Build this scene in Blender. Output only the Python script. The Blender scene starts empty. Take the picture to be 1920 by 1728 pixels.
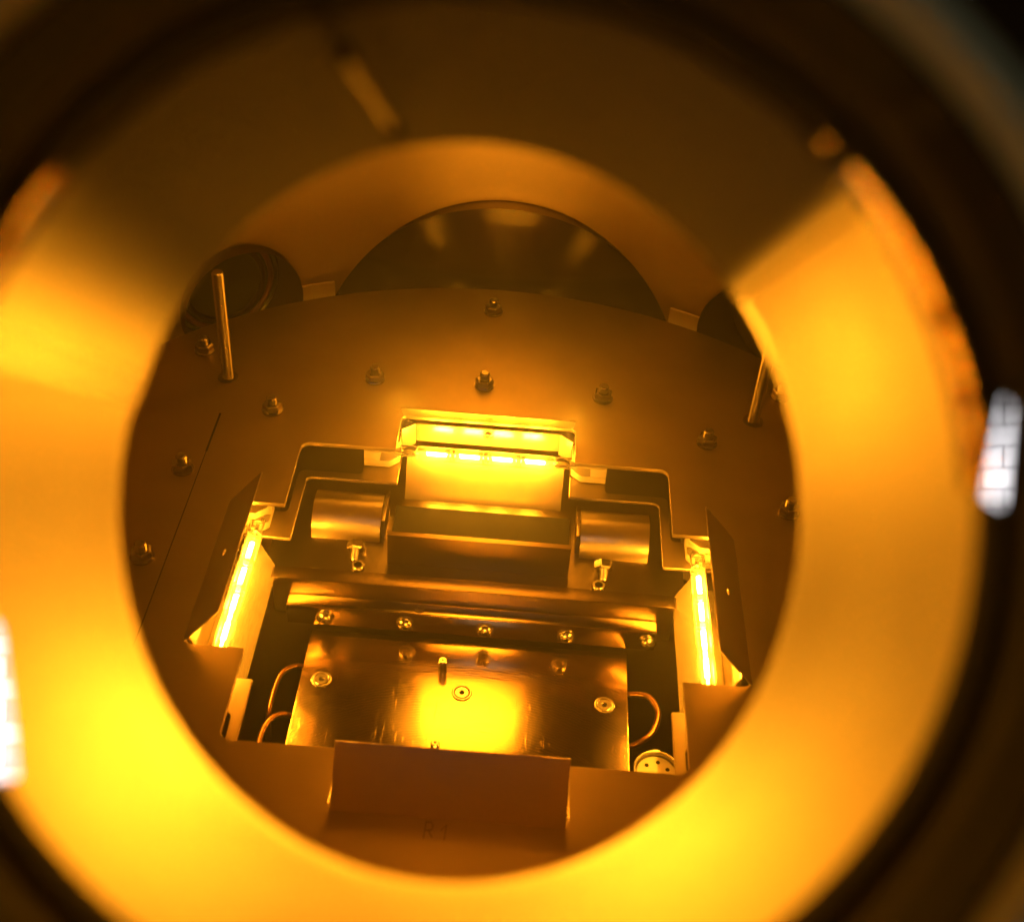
import bpy, bmesh, math, random
from mathutils import Vector, Matrix, Quaternion
random.seed(7)
PI = math.pi
V = Vector
sc = bpy.context.scene
COL = sc.collection

# ------------------------------------------------------------------ camera
CAM = V((0.01773, -0.63474, 0.52704))
F_PX, PITCH, ROLL = 2358.0, math.radians(39.9), math.radians(4.45)
fw = V((0, math.cos(PITCH), -math.sin(PITCH)))
up0 = V((0, math.sin(PITCH), math.cos(PITCH)))
rt0 = V((1, 0, 0))
rt = rt0 * math.cos(ROLL) + up0 * math.sin(ROLL)
up = up0 * math.cos(ROLL) - rt0 * math.sin(ROLL)
cd = bpy.data.cameras.new('camera')
cam = bpy.data.objects.new('camera', cd)
COL.objects.link(cam)
M = Matrix.Identity(4)
for i in range(3):
    M[i][0], M[i][1], M[i][2], M[i][3] = rt[i], up[i], -fw[i], CAM[i]
cam.matrix_world = M
cd.sensor_width = 36.0
cd.lens = 36.0 * F_PX / 1920.0
cd.clip_start, cd.clip_end = 0.002, 50.0
cd.dof.use_dof = True
cd.dof.focus_distance = 0.83
cd.dof.aperture_fstop = 8.6
sc.camera = cam

# ------------------------------------------------------------------ world, exposure
w = bpy.data.worlds.new('World')
sc.world = w
w.use_nodes = True
w.node_tree.nodes['Background'].inputs[0].default_value = (1.0, 0.95, 0.6, 1)
w.node_tree.nodes['Background'].inputs[1].default_value = 0.006
sc.view_settings.view_transform = 'Standard'
sc.view_settings.look = 'None'
sc.view_settings.exposure = 0.0
sc.view_settings.gamma = 1.0
sc.cycles.use_denoising = True
sc.cycles.use_adaptive_sampling = True
sc.cycles.adaptive_threshold = 0.02
sc.cycles.max_bounces = 10
sc.cycles.diffuse_bounces = 4
sc.cycles.glossy_bounces = 6
sc.cycles.transparent_max_bounces = 24
sc.cycles.sample_clamp_indirect = 40.0
sc.cycles.caustics_reflective = True
sc.cycles.blur_glossy = 0.6

FIL = 830.0                      # filament radiance
LAMP_COL = (1.0, 0.35, 0.012)   # hot filament seen through the camera's daylight balance

# added spots standing in for light thrown by the lamps and hoods
def beam(name, loc, to, watts, half_deg, blend=0.6, rad=0.012):
    l = bpy.data.lights.new(name, 'SPOT'); l.energy = watts; l.color = LAMP_COL
    l.spot_size = math.radians(2 * half_deg); l.spot_blend = blend; l.shadow_soft_size = rad
    o = bpy.data.objects.new(name, l); COL.objects.link(o)
    o.location = loc; o.rotation_euler = (V(to) - V(loc)).to_track_quat('-Z', 'Y').to_euler()
beam('added_wall_spot', (-0.012, 0.010, 0.440), (-0.012, 0.21, 0.355), 140, 34, 1.0)  # added spot brightening the unseen upper wall; no lamp hangs there
for bx_ in (-0.030, -0.006, 0.014):
    beam('added_wall_spot', (bx_, 0.130, 0.215), (bx_ * 0.8, 0.21, 0.138), 1.2, 32, 1.0, 0.003)  # added spots brightening the wall at the top of the opening
beam('added_far_fill', (0.055, -0.006, 0.036), CAM + fw * 0.17 + V((-0.008, 0, -0.01)), 3.0, 8, 0.6)  # added fill for the lower tube wall, from the far lamp's ends
beam('added_far_fill', (-0.055, -0.006, 0.036), CAM + fw * 0.17 + V((-0.008, 0, -0.01)), 3.1, 8, 0.6)

# ------------------------------------------------------------------ frames
# viewport tube axis (the line of sight through the middle of the porthole)
AX = V((-0.0360, 0.7408, -0.6707)).normalized()
TE1 = V((0.9963, 0.0787, 0.0334)); TE1 = (TE1 - AX * TE1.dot(AX)).normalized()
TE2 = TE1.cross(AX).normalized()
def tube_pt(d, r, a):
    return CAM + AX * d + TE1 * (r * math.cos(a)) + TE2 * (r * math.sin(a))
CEN = V((0, -0.1215, 0))         # middle of the chamber

# ------------------------------------------------------------------ materials
def mat(name):
    m = bpy.data.materials.new(name)
    m.use_nodes = True
    nt = m.node_tree
    return m, nt, nt.nodes['Principled BSDF']
def N(nt, t, **kw):
    n = nt.nodes.new(t)
    for k, v in kw.items():
        setattr(n, k, v)
    return n
def metal(name, col, rough, rvar=0.05, brushed=None, bump=0.0, bscale=900.0, metallic=1.0, aniso=0.0, stain=0.12, beck=False):
    m, nt, b = mat(name)
    L = nt.links.new
    tc = N(nt, 'ShaderNodeTexCoord')
    no = N(nt, 'ShaderNodeTexNoise'); no.inputs['Scale'].default_value = 28; no.inputs['Detail'].default_value = 6
    L(tc.outputs['Object'], no.inputs['Vector'])
    mr = N(nt, 'ShaderNodeMapRange')
    mr.inputs[3].default_value = rough - rvar; mr.inputs[4].default_value = rough + rvar
    L(no.outputs['Fac'], mr.inputs[0]); L(mr.outputs[0], b.inputs['Roughness'])
    cr = N(nt, 'ShaderNodeMix', data_type='RGBA')
    cr.inputs[6].default_value = (*[c * (1 - stain) for c in col], 1)
    cr.inputs[7].default_value = (*[min(1, c * (1 + stain)) for c in col], 1)
    L(no.outputs['Fac'], cr.inputs[0]); L(cr.outputs[2], b.inputs['Base Color'])
    b.inputs['Metallic'].default_value = metallic
    b.inputs['Anisotropic'].default_value = aniso
    if bump > 0:
        mp = N(nt, 'ShaderNodeMapping')
        if brushed:
            mp.inputs['Scale'].default_value = brushed
        L(tc.outputs['Object'], mp.inputs['Vector'])
        n2 = N(nt, 'ShaderNodeTexNoise'); n2.inputs['Scale'].default_value = bscale; n2.inputs['Detail'].default_value = 3
        L(mp.outputs[0], n2.inputs['Vector'])
        bp = N(nt, 'ShaderNodeBump'); bp.inputs['Strength'].default_value = bump; bp.inputs['Distance'].default_value = 0.0004
        L(n2.outputs['Fac'], bp.inputs['Height']); L(bp.outputs[0], b.inputs['Normal'])
    if beck:                                            # tight lobe without long tails (polished metal)
        g = N(nt, 'ShaderNodeBsdfAnisotropic', distribution='BECKMANN')
        L(cr.outputs[2], g.inputs['Color']); L(mr.outputs[0], g.inputs['Roughness'])
        if bump > 0: L(bp.outputs[0], g.inputs['Normal'])
        L(g.outputs[0], nt.nodes['Material Output'].inputs[0]); nt.nodes.remove(b)
    return m
def plain(name, col, rough, spec=0.5, noise=0.15):
    m, nt, b = mat(name)
    no = N(nt, 'ShaderNodeTexNoise'); no.inputs['Scale'].default_value = 60; no.inputs['Detail'].default_value = 5
    cr = N(nt, 'ShaderNodeMix', data_type='RGBA')
    cr.inputs[6].default_value = (*[c * (1 - noise) for c in col], 1)
    cr.inputs[7].default_value = (*[c * (1 + noise) for c in col], 1)
    nt.links.new(no.outputs['Fac'], cr.inputs[0]); nt.links.new(cr.outputs[2], b.inputs['Base Color'])
    b.inputs['Roughness'].default_value = rough
    b.inputs['Specular IOR Level'].default_value = spec
    return m

MT = {}
MT['plate'] = metal('brushed_steel_plate', (0.30, 0.24, 0.17), 0.36, 0.05, (1, 1, 1), 0.10, 1500, metallic=0.85, stain=0.16)
MT['wall'] = metal('bead_blasted_steel', (0.25, 0.19, 0.13), 0.50, 0.04, (1, 1, 1), 0.5, 1400, metallic=0.5, stain=0.06)
MT['tube'] = metal('bored_steel_tube', (0.225, 0.18, 0.13), 0.31, 0.06, (1, 1, 1), 0.05, 300, stain=0.22)
MT['sheet'] = metal('bright_reflector_sheet', (0.62, 0.56, 0.45), 0.24, 0.04, (0.25, 6, 6), 0.30, 300, metallic=0.72)
MT['hood'] = metal('satin_hood_sheet', (0.46, 0.36, 0.25), 0.36, 0.04, (1, 1, 1), 0.08, 900)
MT['nut'] = metal('bright_nut_steel', (0.45, 0.42, 0.38), 0.25, 0.05)
MT['ceiling'] = metal('lid_steel', (0.40, 0.32, 0.24), 0.45, 0.05, (1, 1, 1), 0.2, 900)
MT['tube_shade'] = None
def make_amber():
    m, nt, b = mat('glint_glass_cord'); nt.nodes.remove(b)
    g = N(nt, 'ShaderNodeBsdfGlass'); g.inputs['Color'].default_value = (1.0, 0.86, 0.55, 1); g.inputs['Roughness'].default_value = 0.12; g.inputs['IOR'].default_value = 1.42
    nt.links.new(g.outputs[0], nt.nodes['Material Output'].inputs[0])
    return m
MT['wire'] = make_amber()
MT['dark'] = metal('dark_oxidised_steel', (0.22, 0.19, 0.16), 0.34, 0.06, (1, 1, 1), 0.04, 700, beck=True)
MT['block'] = metal('brown_machined_block', (0.24, 0.19, 0.14), 0.36, 0.05, (0.3, 6, 6), 0.05, 500, beck=True)
MT['beam'] = metal('brushed_rail', (0.48, 0.40, 0.30), 0.18, 0.04, (0.4, 8, 8), 0.06, 500, beck=True)
MT['floor'] = plain('matt_dark_finish', (0.03, 0.028, 0.025), 0.6)  # even dark tone, matt
MT['ceramic'] = plain('cream_ceramic', (0.42, 0.38, 0.31), 0.55, 0.4, 0.06)
def make_tube_shade():
    m = plain('tube_shade_paint', (0.065, 0.042, 0.024), 0.75, 0.25)  # dark colour stands in for shade on the tube top
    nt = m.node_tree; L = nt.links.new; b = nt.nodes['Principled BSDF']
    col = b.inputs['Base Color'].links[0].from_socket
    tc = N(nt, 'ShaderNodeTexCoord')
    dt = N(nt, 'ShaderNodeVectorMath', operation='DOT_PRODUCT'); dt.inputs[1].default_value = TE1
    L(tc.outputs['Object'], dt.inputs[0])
    mr = N(nt, 'ShaderNodeMapRange', interpolation_type='SMOOTHSTEP'); mr.inputs[1].default_value = -0.047; mr.inputs[2].default_value = -0.0635  # ends fade to bare steel to copy the soft shade edge
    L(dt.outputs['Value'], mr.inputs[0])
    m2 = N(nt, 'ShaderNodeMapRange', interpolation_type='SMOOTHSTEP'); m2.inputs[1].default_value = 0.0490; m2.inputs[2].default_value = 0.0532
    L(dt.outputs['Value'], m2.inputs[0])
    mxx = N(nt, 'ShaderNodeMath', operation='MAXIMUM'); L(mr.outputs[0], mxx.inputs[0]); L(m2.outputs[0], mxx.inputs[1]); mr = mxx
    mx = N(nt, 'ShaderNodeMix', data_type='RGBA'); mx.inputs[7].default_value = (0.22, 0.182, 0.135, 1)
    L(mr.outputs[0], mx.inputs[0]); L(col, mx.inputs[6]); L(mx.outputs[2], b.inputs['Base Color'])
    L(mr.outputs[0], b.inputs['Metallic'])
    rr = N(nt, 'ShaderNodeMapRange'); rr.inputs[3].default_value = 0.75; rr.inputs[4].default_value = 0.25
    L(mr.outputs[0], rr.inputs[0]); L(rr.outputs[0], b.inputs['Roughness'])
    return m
MT['tube_shade'] = make_tube_shade()
MT['rubber'] = plain('black_gasket_rubber', (0.004, 0.004, 0.004), 0.8, 0.1)
MT['brown'] = plain('dark_anodised_ring', (0.018, 0.012, 0.008), 0.7, 0.15)
MT['olive'] = plain('olive_painted_ring', (0.30, 0.31, 0.22), 0.55, 0.3)
MT['cable'] = metal('copper_brown_tube', (0.20, 0.105, 0.05), 0.30, 0.04)
MT['hole'] = plain('dark_hole', (0.008, 0.008, 0.008), 0.8, 0.2)
MT['strip'] = plain('pale_gasket', (0.62, 0.58, 0.52), 0.6, 0.3)
MT['mirror'] = metal('polished_facet', (0.92, 0.92, 0.92), 0.02, 0.0, stain=0.0)
MT['brick'] = plain('white_brick', (0.80, 0.80, 0.80), 0.6, 0.3, 0.08)
MT['mortar'] = plain('grey_mortar', (0.42, 0.42, 0.45), 0.8, 0.2)
MT['greenglass'] = plain('green_window_glass', (0.030, 0.045, 0.018), 0.08, 0.7)
MT['purple'] = plain('purple_window_seal', (0.09, 0.03, 0.04), 0.4, 0.4)
MT['mark'] = plain('scribed_mark', (0.03, 0.02, 0.015), 0.7, 0.2)

# mirror like heater plate with scratches
def make_heater():
    m, nt, b = mat('polished_heater_plate')
    L = nt.links.new
    tc = N(nt, 'ShaderNodeTexCoord')
    b.inputs['Metallic'].default_value = 1.0
    b.inputs['Base Color'].default_value = (0.50, 0.46, 0.40, 1)
    no = N(nt, 'ShaderNodeTexNoise'); no.inputs['Scale'].default_value = 40; no.inputs['Detail'].default_value = 7
    L(tc.outputs['Object'], no.inputs['Vector'])
    mr = N(nt, 'ShaderNodeMapRange'); mr.inputs[3].default_value = 0.08; mr.inputs[4].default_value = 0.15
    L(no.outputs['Fac'], mr.inputs[0]); L(mr.outputs[0], b.inputs['Roughness'])
    # long fine scratches: two stretched noises, one straight, one circular
    hs = []
    for sc_, seed in (((30, 900, 1), 0.0), ((700, 40, 1), 3.1)):
        mp = N(nt, 'ShaderNodeMapping'); mp.inputs['Scale'].default_value = sc_; mp.inputs['Location'].default_value = (seed, seed, 0)
        L(tc.outputs['Object'], mp.inputs['Vector'])
        n = N(nt, 'ShaderNodeTexNoise'); n.inputs['Scale'].default_value = 1.0; n.inputs['Detail'].default_value = 3
        L(mp.outputs[0], n.inputs['Vector'])
        r = N(nt, 'ShaderNodeMapRange'); r.inputs[1].default_value = 0.66; r.inputs[2].default_value = 0.76
        L(n.outputs['Fac'], r.inputs[0]); hs.append(r)
    wv = N(nt, 'ShaderNodeTexWave', wave_type='RINGS', rings_direction='Z'); wv.inputs['Scale'].default_value = 160
    wv.inputs['Distortion'].default_value = 6; wv.inputs['Detail'].default_value = 3
    mp = N(nt, 'ShaderNodeMapping'); mp.inputs['Location'].default_value = (0.0, 0.134, 0)
    L(tc.outputs['Object'], mp.inputs['Vector']); L(mp.outputs[0], wv.inputs['Vector'])
    r3 = N(nt, 'ShaderNodeMapRange'); r3.inputs[1].default_value = 0.9; r3.inputs[2].default_value = 1.0; r3.inputs[4].default_value = 0.5
    L(wv.outputs['Fac'], r3.inputs[0])
    a = N(nt, 'ShaderNodeMath', operation='ADD'); L(hs[0].outputs[0], a.inputs[0]); L(hs[1].outputs[0], a.inputs[1])
    a2 = N(nt, 'ShaderNodeMath', operation='ADD'); L(a.outputs[0], a2.inputs[0]); L(r3.outputs[0], a2.inputs[1])
    bp = N(nt, 'ShaderNodeBump'); bp.inputs['Strength'].default_value = 0.085; bp.inputs['Distance'].default_value = 0.0004
    L(a2.outputs[0], bp.inputs['Height'])
    g = N(nt, 'ShaderNodeBsdfAnisotropic', distribution='BECKMANN'); g.inputs['Color'].default_value = (0.40, 0.32, 0.22, 1)
    L(mr.outputs[0], g.inputs['Roughness']); L(bp.outputs[0], g.inputs['Normal'])
    # shade put into the colour: plate's ends darker to dim hood reflections
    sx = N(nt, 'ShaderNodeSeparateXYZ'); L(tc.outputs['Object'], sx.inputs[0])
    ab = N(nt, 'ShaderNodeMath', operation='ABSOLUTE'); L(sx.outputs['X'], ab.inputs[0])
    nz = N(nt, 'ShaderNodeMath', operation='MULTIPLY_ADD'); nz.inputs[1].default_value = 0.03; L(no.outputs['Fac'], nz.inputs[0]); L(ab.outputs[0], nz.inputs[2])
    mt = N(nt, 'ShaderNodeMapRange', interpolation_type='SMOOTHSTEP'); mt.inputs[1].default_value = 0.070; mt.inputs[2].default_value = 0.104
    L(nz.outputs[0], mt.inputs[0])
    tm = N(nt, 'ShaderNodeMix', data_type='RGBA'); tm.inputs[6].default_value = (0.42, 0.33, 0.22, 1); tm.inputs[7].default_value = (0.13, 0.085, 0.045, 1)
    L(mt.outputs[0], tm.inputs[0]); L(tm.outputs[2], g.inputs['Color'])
    g2 = N(nt, 'ShaderNodeBsdfAnisotropic', distribution='BECKMANN'); g2.inputs['Color'].default_value = (0.40, 0.30, 0.20, 1)
    g2.inputs['Roughness'].default_value = 0.36; L(bp.outputs[0], g2.inputs['Normal'])
    mg = N(nt, 'ShaderNodeMixShader'); mg.inputs[0].default_value = 0.07
    L(g.outputs[0], mg.inputs[1]); L(g2.outputs[0], mg.inputs[2])
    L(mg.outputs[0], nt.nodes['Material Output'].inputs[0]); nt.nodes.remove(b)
    return m
MT['heater'] = make_heater()
# lathe turned disc: grooves run round the centre
def make_turned():
    m, nt, b = mat('turned_steel_disc')
    b.inputs['Metallic'].default_value = 1.0
    b.inputs['Base Color'].default_value = (0.12, 0.115, 0.10, 1)
    b.inputs['Roughness'].default_value = 0.22
    b.inputs['Anisotropic'].default_value = 1.0
    b.inputs['Anisotropic Rotation'].default_value = 0.25
    tg = N(nt, 'ShaderNodeTangent', direction_type='RADIAL', axis='Z')
    nt.links.new(tg.outputs[0], b.inputs['Tangent'])
    return m
MT['turned'] = make_turned()
# clear quartz: thin, straight through, with a glossy skin and a little translucency as lamp bloom
def make_quartz():
    m, nt, b = mat('clear_quartz')
    nt.nodes.remove(b)
    L = nt.links.new
    out = nt.nodes['Material Output']
    tr = N(nt, 'ShaderNodeBsdfTransparent'); tr.inputs[0].default_value = (0.97, 0.97, 0.97, 1)
    gl = N(nt, 'ShaderNodeBsdfGlossy'); gl.inputs['Roughness'].default_value = 0.05
    tl = N(nt, 'ShaderNodeBsdfTranslucent'); tl.inputs[0].default_value = (0.9, 0.9, 0.9, 1)
    lw = N(nt, 'ShaderNodeLayerWeight'); lw.inputs[0].default_value = 0.25
    m1 = N(nt, 'ShaderNodeMixShader'); m1.inputs[0].default_value = 0.03
    L(tr.outputs[0], m1.inputs[1]); L(tl.outputs[0], m1.inputs[2])
    m2 = N(nt, 'ShaderNodeMixShader')
    L(lw.outputs['Fresnel'], m2.inputs[0]); L(m1.outputs[0], m2.inputs[1]); L(gl.outputs[0], m2.inputs[2])
    L(m2.outputs[0], out.inputs[0])
    return m
MT['quartz'] = make_quartz()
def make_filament():
    m, nt, b = mat('glowing_filament')
    nt.nodes.remove(b)
    em = N(nt, 'ShaderNodeEmission')
    em.inputs[0].default_value = (*LAMP_COL, 1); em.inputs[1].default_value = FIL
    nt.links.new(em.outputs[0], nt.nodes['Material Output'].inputs[0])
    return m
MT['filament'] = make_filament()

# ------------------------------------------------------------------ mesh helpers
def link(name, me, m=None, parent=None):
    o = bpy.data.objects.new(name, me)
    COL.objects.link(o)
    if m is not None and me is not None:
        me.materials.clear(); me.materials.append(MT[m] if isinstance(m, str) else m)
    if parent is not None:
        o.parent = parent
    return o
def fin(name, bm, m, parent=None, smooth=None):
    bmesh.ops.recalc_face_normals(bm, faces=bm.faces)
    me = bpy.data.meshes.new(name)
    bm.to_mesh(me); bm.free()
    if smooth is not None:
        me.shade_smooth(); me.set_sharp_from_angle(angle=math.radians(smooth))
    return link(name, me, m, parent)
def tag(o, label, cat, group=None, kind=None):
    if label: o['label'] = label
    if cat: o['category'] = cat
    if group: o['group'] = group
    if kind: o['kind'] = kind
    return o
def empty(name, loc=(0, 0, 0), rz=0.0):
    o = bpy.data.objects.new(name, None)
    COL.objects.link(o)
    o.location = loc; o.rotation_euler = (0, 0, rz); o.empty_display_size = 0.01
    return o
def copy_tree(o, parent=None):
    c = o.copy(); COL.objects.link(c)
    if parent is not None: c.parent = parent
    for ch in [k for k in COL.objects if k.parent == o]:
        copy_tree(ch, c)
    return c
def add_box(bm, x0, x1, y0, y1, z0, z1, bev=0.0):
    vs = [bm.verts.new((x, y, z)) for z in (z0, z1) for y in (y0, y1) for x in (x0, x1)]
    fs = [bm.faces.new([vs[i] for i in q]) for q in ((0, 1, 3, 2), (4, 6, 7, 5), (0, 4, 5, 1), (2, 3, 7, 6), (0, 2, 6, 4), (1, 5, 7, 3))]
    if bev > 0:
        es = list({e for f in fs for e in f.edges})
        bmesh.ops.bevel(bm, geom=es, offset=bev, segments=2, affect='EDGES', profile=0.6)
def box(name, d, m, parent=None, bev=0.0006):
    bm = bmesh.new(); add_box(bm, *d, bev=bev)
    return fin(name, bm, m, parent, 40)
def frame_of(axis):
    a = V(axis).normalized()
    u = a.orthogonal().normalized()
    return a, u, a.cross(u)
def add_lathe(bm, prof, origin=(0, 0, 0), axis=(0, 0, 1), n=48, closed=False, ph=0.0, ref=None):
    """prof: list of (distance along axis, radius)"""
    a, u, v = frame_of(axis)
    if ref is not None:
        u = (V(ref) - a * V(ref).dot(a)).normalized(); v = a.cross(u)
    o = V(origin)
    rings = []
    for (t, r) in prof:
        if r < 1e-7:
            rings.append([bm.verts.new(o + a * t)])
        else:
            rings.append([bm.verts.new(o + a * t + (u * math.cos(ph + 2 * PI * k / n) + v * math.sin(ph + 2 * PI * k / n)) * r) for k in range(n)])
    prs = list(zip(rings[:-1], rings[1:]))
    if closed: prs.append((rings[-1], rings[0]))
    for A, B in prs:
        for k in range(n):
            k2 = (k + 1) % n
            if len(A) == 1 and len(B) == 1: continue
            if len(A) == 1: bm.faces.new((A[0], B[k], B[k2]))
            elif len(B) == 1: bm.faces.new((A[k], A[k2], B[0]))
            else: bm.faces.new((A[k], A[k2], B[k2], B[k]))
def lathe(name, prof, m, parent=None, smooth=35, **kw):
    bm = bmesh.new(); add_lathe(bm, prof, **kw)
    return fin(name, bm, m, parent, smooth)
def catmull(pts, k=8):
    P = [V(p) for p in pts]; P = [P[0] * 2 - P[1]] + P + [P[-1] * 2 - P[-2]]
    out = []
    for i in range(1, len(P) - 2):
        for j in range(k):
            t = j / k
            out.append(0.5 * (2 * P[i] + (P[i + 1] - P[i - 1]) * t + (2 * P[i - 1] - 5 * P[i] + 4 * P[i + 1] - P[i + 2]) * t * t + (3 * P[i] - P[i - 1] - 3 * P[i + 1] + P[i + 2]) * t ** 3))
    out.append(P[-2]); return out
def add_tube(bm, pts, r, n=12, cap=True):
    P = [V(p) for p in pts]
    rings = []; u = None
    for i, p in enumerate(P):
        d = ((P[min(i + 1, len(P) - 1)] - P[max(i - 1, 0)])).normalized()
        if u is None: u = d.orthogonal().normalized()
        u = (u - d * u.dot(d)).normalized(); v = d.cross(u)
        rings.append([bm.verts.new(p + (u * math.cos(2 * PI * k / n) + v * math.sin(2 * PI * k / n)) * r) for k in range(n)])
    for A, B in zip(rings[:-1], rings[1:]):
        for k in range(n): bm.faces.new((A[k], A[(k + 1) % n], B[(k + 1) % n], B[k]))
    if cap:
        bm.faces.new(rings[0]); bm.faces.new(list(reversed(rings[-1])))
def tube(name, pts, r, m, parent=None, n=12, smoothpath=False, cap=True):
    bm = bmesh.new(); add_tube(bm, catmull(pts) if smoothpath else pts, r, n, cap)
    return fin(name, bm, m, parent, 40)
def rounded(pts, radii, k=6):
    """2D polygon with rounded corners; radii one value or a list"""
    out = []; n = len(pts)
    for i in range(n):
        r = radii[i] if isinstance(radii, (list, tuple)) else radii
        p = V((*pts[i], 0)); a = V((*pts[i - 1], 0)); b = V((*pts[(i + 1) % n], 0))
        if r <= 0: out.append((p.x, p.y)); continue
        da = (a - p).normalized(); db = (b - p).normalized()
        ang = da.angle(db); t = r / math.tan(ang / 2)
        c = p + (da + db).normalized() * (r / math.sin(ang / 2))
        s0 = p + da * t - c; s1 = p + db * t - c
        for j in range(k + 1):
            q = s0.lerp(s1, j / k).normalized() * r + c
            out.append((q.x, q.y))
    return out
def sheet(name, loops, thick, m, parent=None, bevel=0.0004, z_top=0.0):
    """flat sheet with holes from 2D loops, real thickness, top face at z_top"""
    cu = bpy.data.curves.new(name, 'CURVE'); cu.dimensions = '2D'; cu.fill_mode = 'BOTH'
    cu.extrude = thick / 2 - bevel; cu.bevel_depth = bevel; cu.bevel_resolution = 1; cu.offset = -bevel
    for lp in loops:
        sp = cu.splines.new('POLY'); sp.points.add(len(lp) - 1)
        for p, q in zip(sp.points, lp): p.co = (q[0], q[1], 0, 1)
        sp.use_cyclic_u = True
    ob = bpy.data.objects.new('tmp', cu); COL.objects.link(ob)
    bpy.context.view_layer.update()
    me = bpy.data.meshes.new_from_object(ob.evaluated_get(bpy.context.evaluated_depsgraph_get()))
    bpy.data.objects.remove(ob); bpy.data.curves.remove(cu)
    me.transform(Matrix.Translation((0, 0, z_top - thick / 2)))
    me.name = name
    return link(name, me, m, parent)

# ================================================================== CHAMBER (setting)
RW = 0.335                       # inner radius of the vessel
def boolean(base, cutters):
    for c in cutters:
        md = base.modifiers.new('cut', 'BOOLEAN'); md.operation = 'DIFFERENCE'; md.object = c; md.solver = 'EXACT'
    bpy.context.view_layer.update()
    me = bpy.data.meshes.new_from_object(base.evaluated_get(bpy.context.evaluated_depsgraph_get()))
    base.modifiers.clear(); base.data = me
    for c in cutters: bpy.data.objects.remove(c)
bm = bmesh.new()
add_lathe(bm, [(-0.26, RW), (0.42, RW), (0.50, RW - 0.08), (0.50, RW - 0.06), (0.43, RW + 0.012), (-0.26, RW + 0.012)], origin=CEN, n=256, closed=True)
wall = fin('chamber_wall', bm, 'wall', None, 30)
PHI = math.radians(35.5)
PORTS = [(0.0, -0.073, 0.144), (-PHI, 0.004, 0.047), (PHI, 0.004, 0.047)]
def radial(a): return V((math.sin(a), math.cos(a), 0))
cut = []
for (a, z, r) in PORTS:
    cut.append(lathe('cutter', [(RW - 0.09 if r > .1 else RW - 0.03, 0), (RW - 0.09 if r > .1 else RW - 0.03, r), (RW + 0.05, r), (RW + 0.05, 0)], 'hole', origin=CEN + V((0, 0, z)), axis=radial(a), n=128))
cut.append(lathe('cutter', [(0.10, 0), (0.10, 0.083), (0.225, 0.083), (0.36, 0.128), (0.36, 0)], 'hole', origin=CAM, axis=AX, n=96))
boolean(wall, cut)
wall.data.materials.clear(); wall.data.materials.append(MT['wall'])
wall.data.shade_smooth(); wall.data.set_sharp_from_angle(angle=math.radians(30))
tag(wall, 'curved bead blasted steel wall of the vessel behind the plate', None, kind='structure')
bm = bmesh.new(); add_lathe(bm, [(0.505, 0), (0.505, RW - 0.055), (0.52, RW - 0.055), (0.52, 0)], origin=CEN, n=64)
tag(fin('chamber_ceiling', bm, 'ceiling', None, 30), 'dark lid over the vessel', None, kind='structure')
bm = bmesh.new(); add_lathe(bm, [(-0.262, 0), (-0.262, RW + 0.012), (-0.28, RW + 0.012), (-0.28, 0)], origin=CEN, n=96)
tag(fin('chamber_floor', bm, 'floor', None, 30), 'dark bottom of the vessel under the plate', None, kind='structure')

# ports ---------------------------------------------------------------
a, z, r = PORTS[0]
po = empty('blanked_port', CEN + V((0, RW, z)))
tag(po, 'large dark round port in the back wall, closed by a turned steel disc', 'port')
lathe('port_neck', [(-0.012, r - 0.0006), (0.06, r - 0.0006), (0.06, r + 0.006), (0.003, r + 0.006)], 'dark', po, axis=(0, 1, 0), n=128)
bm = bmesh.new()
add_lathe(bm, [(0.0, 0.0)] + [(0.0, r * k / 12) for k in range(1, 12)] + [(0.0, r - 0.0045), (0.002, r - 0.0035), (0.012, r - 0.0035), (0.012, 0.0)], n=160)
dk = fin('blank_disc', bm, 'turned', po, 30)
dk.rotation_euler = (PI / 2, 0, 0); dk.location = (0, 0.010, 0)
lathe('gap_ring', [(0.013, r - 0.005), (0.013, r - 0.0008), (0.018, r - 0.0008), (0.018, r - 0.005)], 'rubber', po, axis=(0, 1, 0), n=128, closed=True)
for (a, z, r), side in zip(PORTS[1:], ('left', 'right')):
    d = radial(a)
    po = empty('side_port', CEN + d * RW + V((0, 0, z)))
    lathe('port_neck', [(-0.012, r - 0.0005), (0.07, r - 0.0005), (0.07, r + 0.006), (0.004, r + 0.006)], 'dark', po, axis=d, n=96)
    if side == 'left':
        tag(po, 'small round port holding a greenish window with purple seal rings, above the threaded rod', 'port')
        lathe('window_pane', [(0.030, 0), (0.030, r - 0.004), (0.036, r - 0.004), (0.036, 0)], 'greenglass', po, axis=d, n=64)
        for rr, mm, nm in ((r * 0.80, 'purple', 'seal_ring'), (r * 0.66, 'rubber', 'seal_ring'), (r * 0.90, 'greenglass', 'seal_ring')):
            bm = bmesh.new()
            add_lathe(bm, [(0.027 + 0.0016 * math.cos(q), rr + 0.0022 * math.sin(q)) for q in [2 * PI * k / 10 for k in range(10)]], axis=d, n=64, closed=True)
            fin(nm, bm, mm, po, 60)
    else:
        tag(po, 'small dark round port at the edge of the porthole opening, partly cut off', 'port')
        lathe('blank_plate', [(0.040, 0), (0.040, r - 0.002), (0.046, r - 0.002), (0.046, 0)], 'floor', po, axis=d, n=64)
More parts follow.
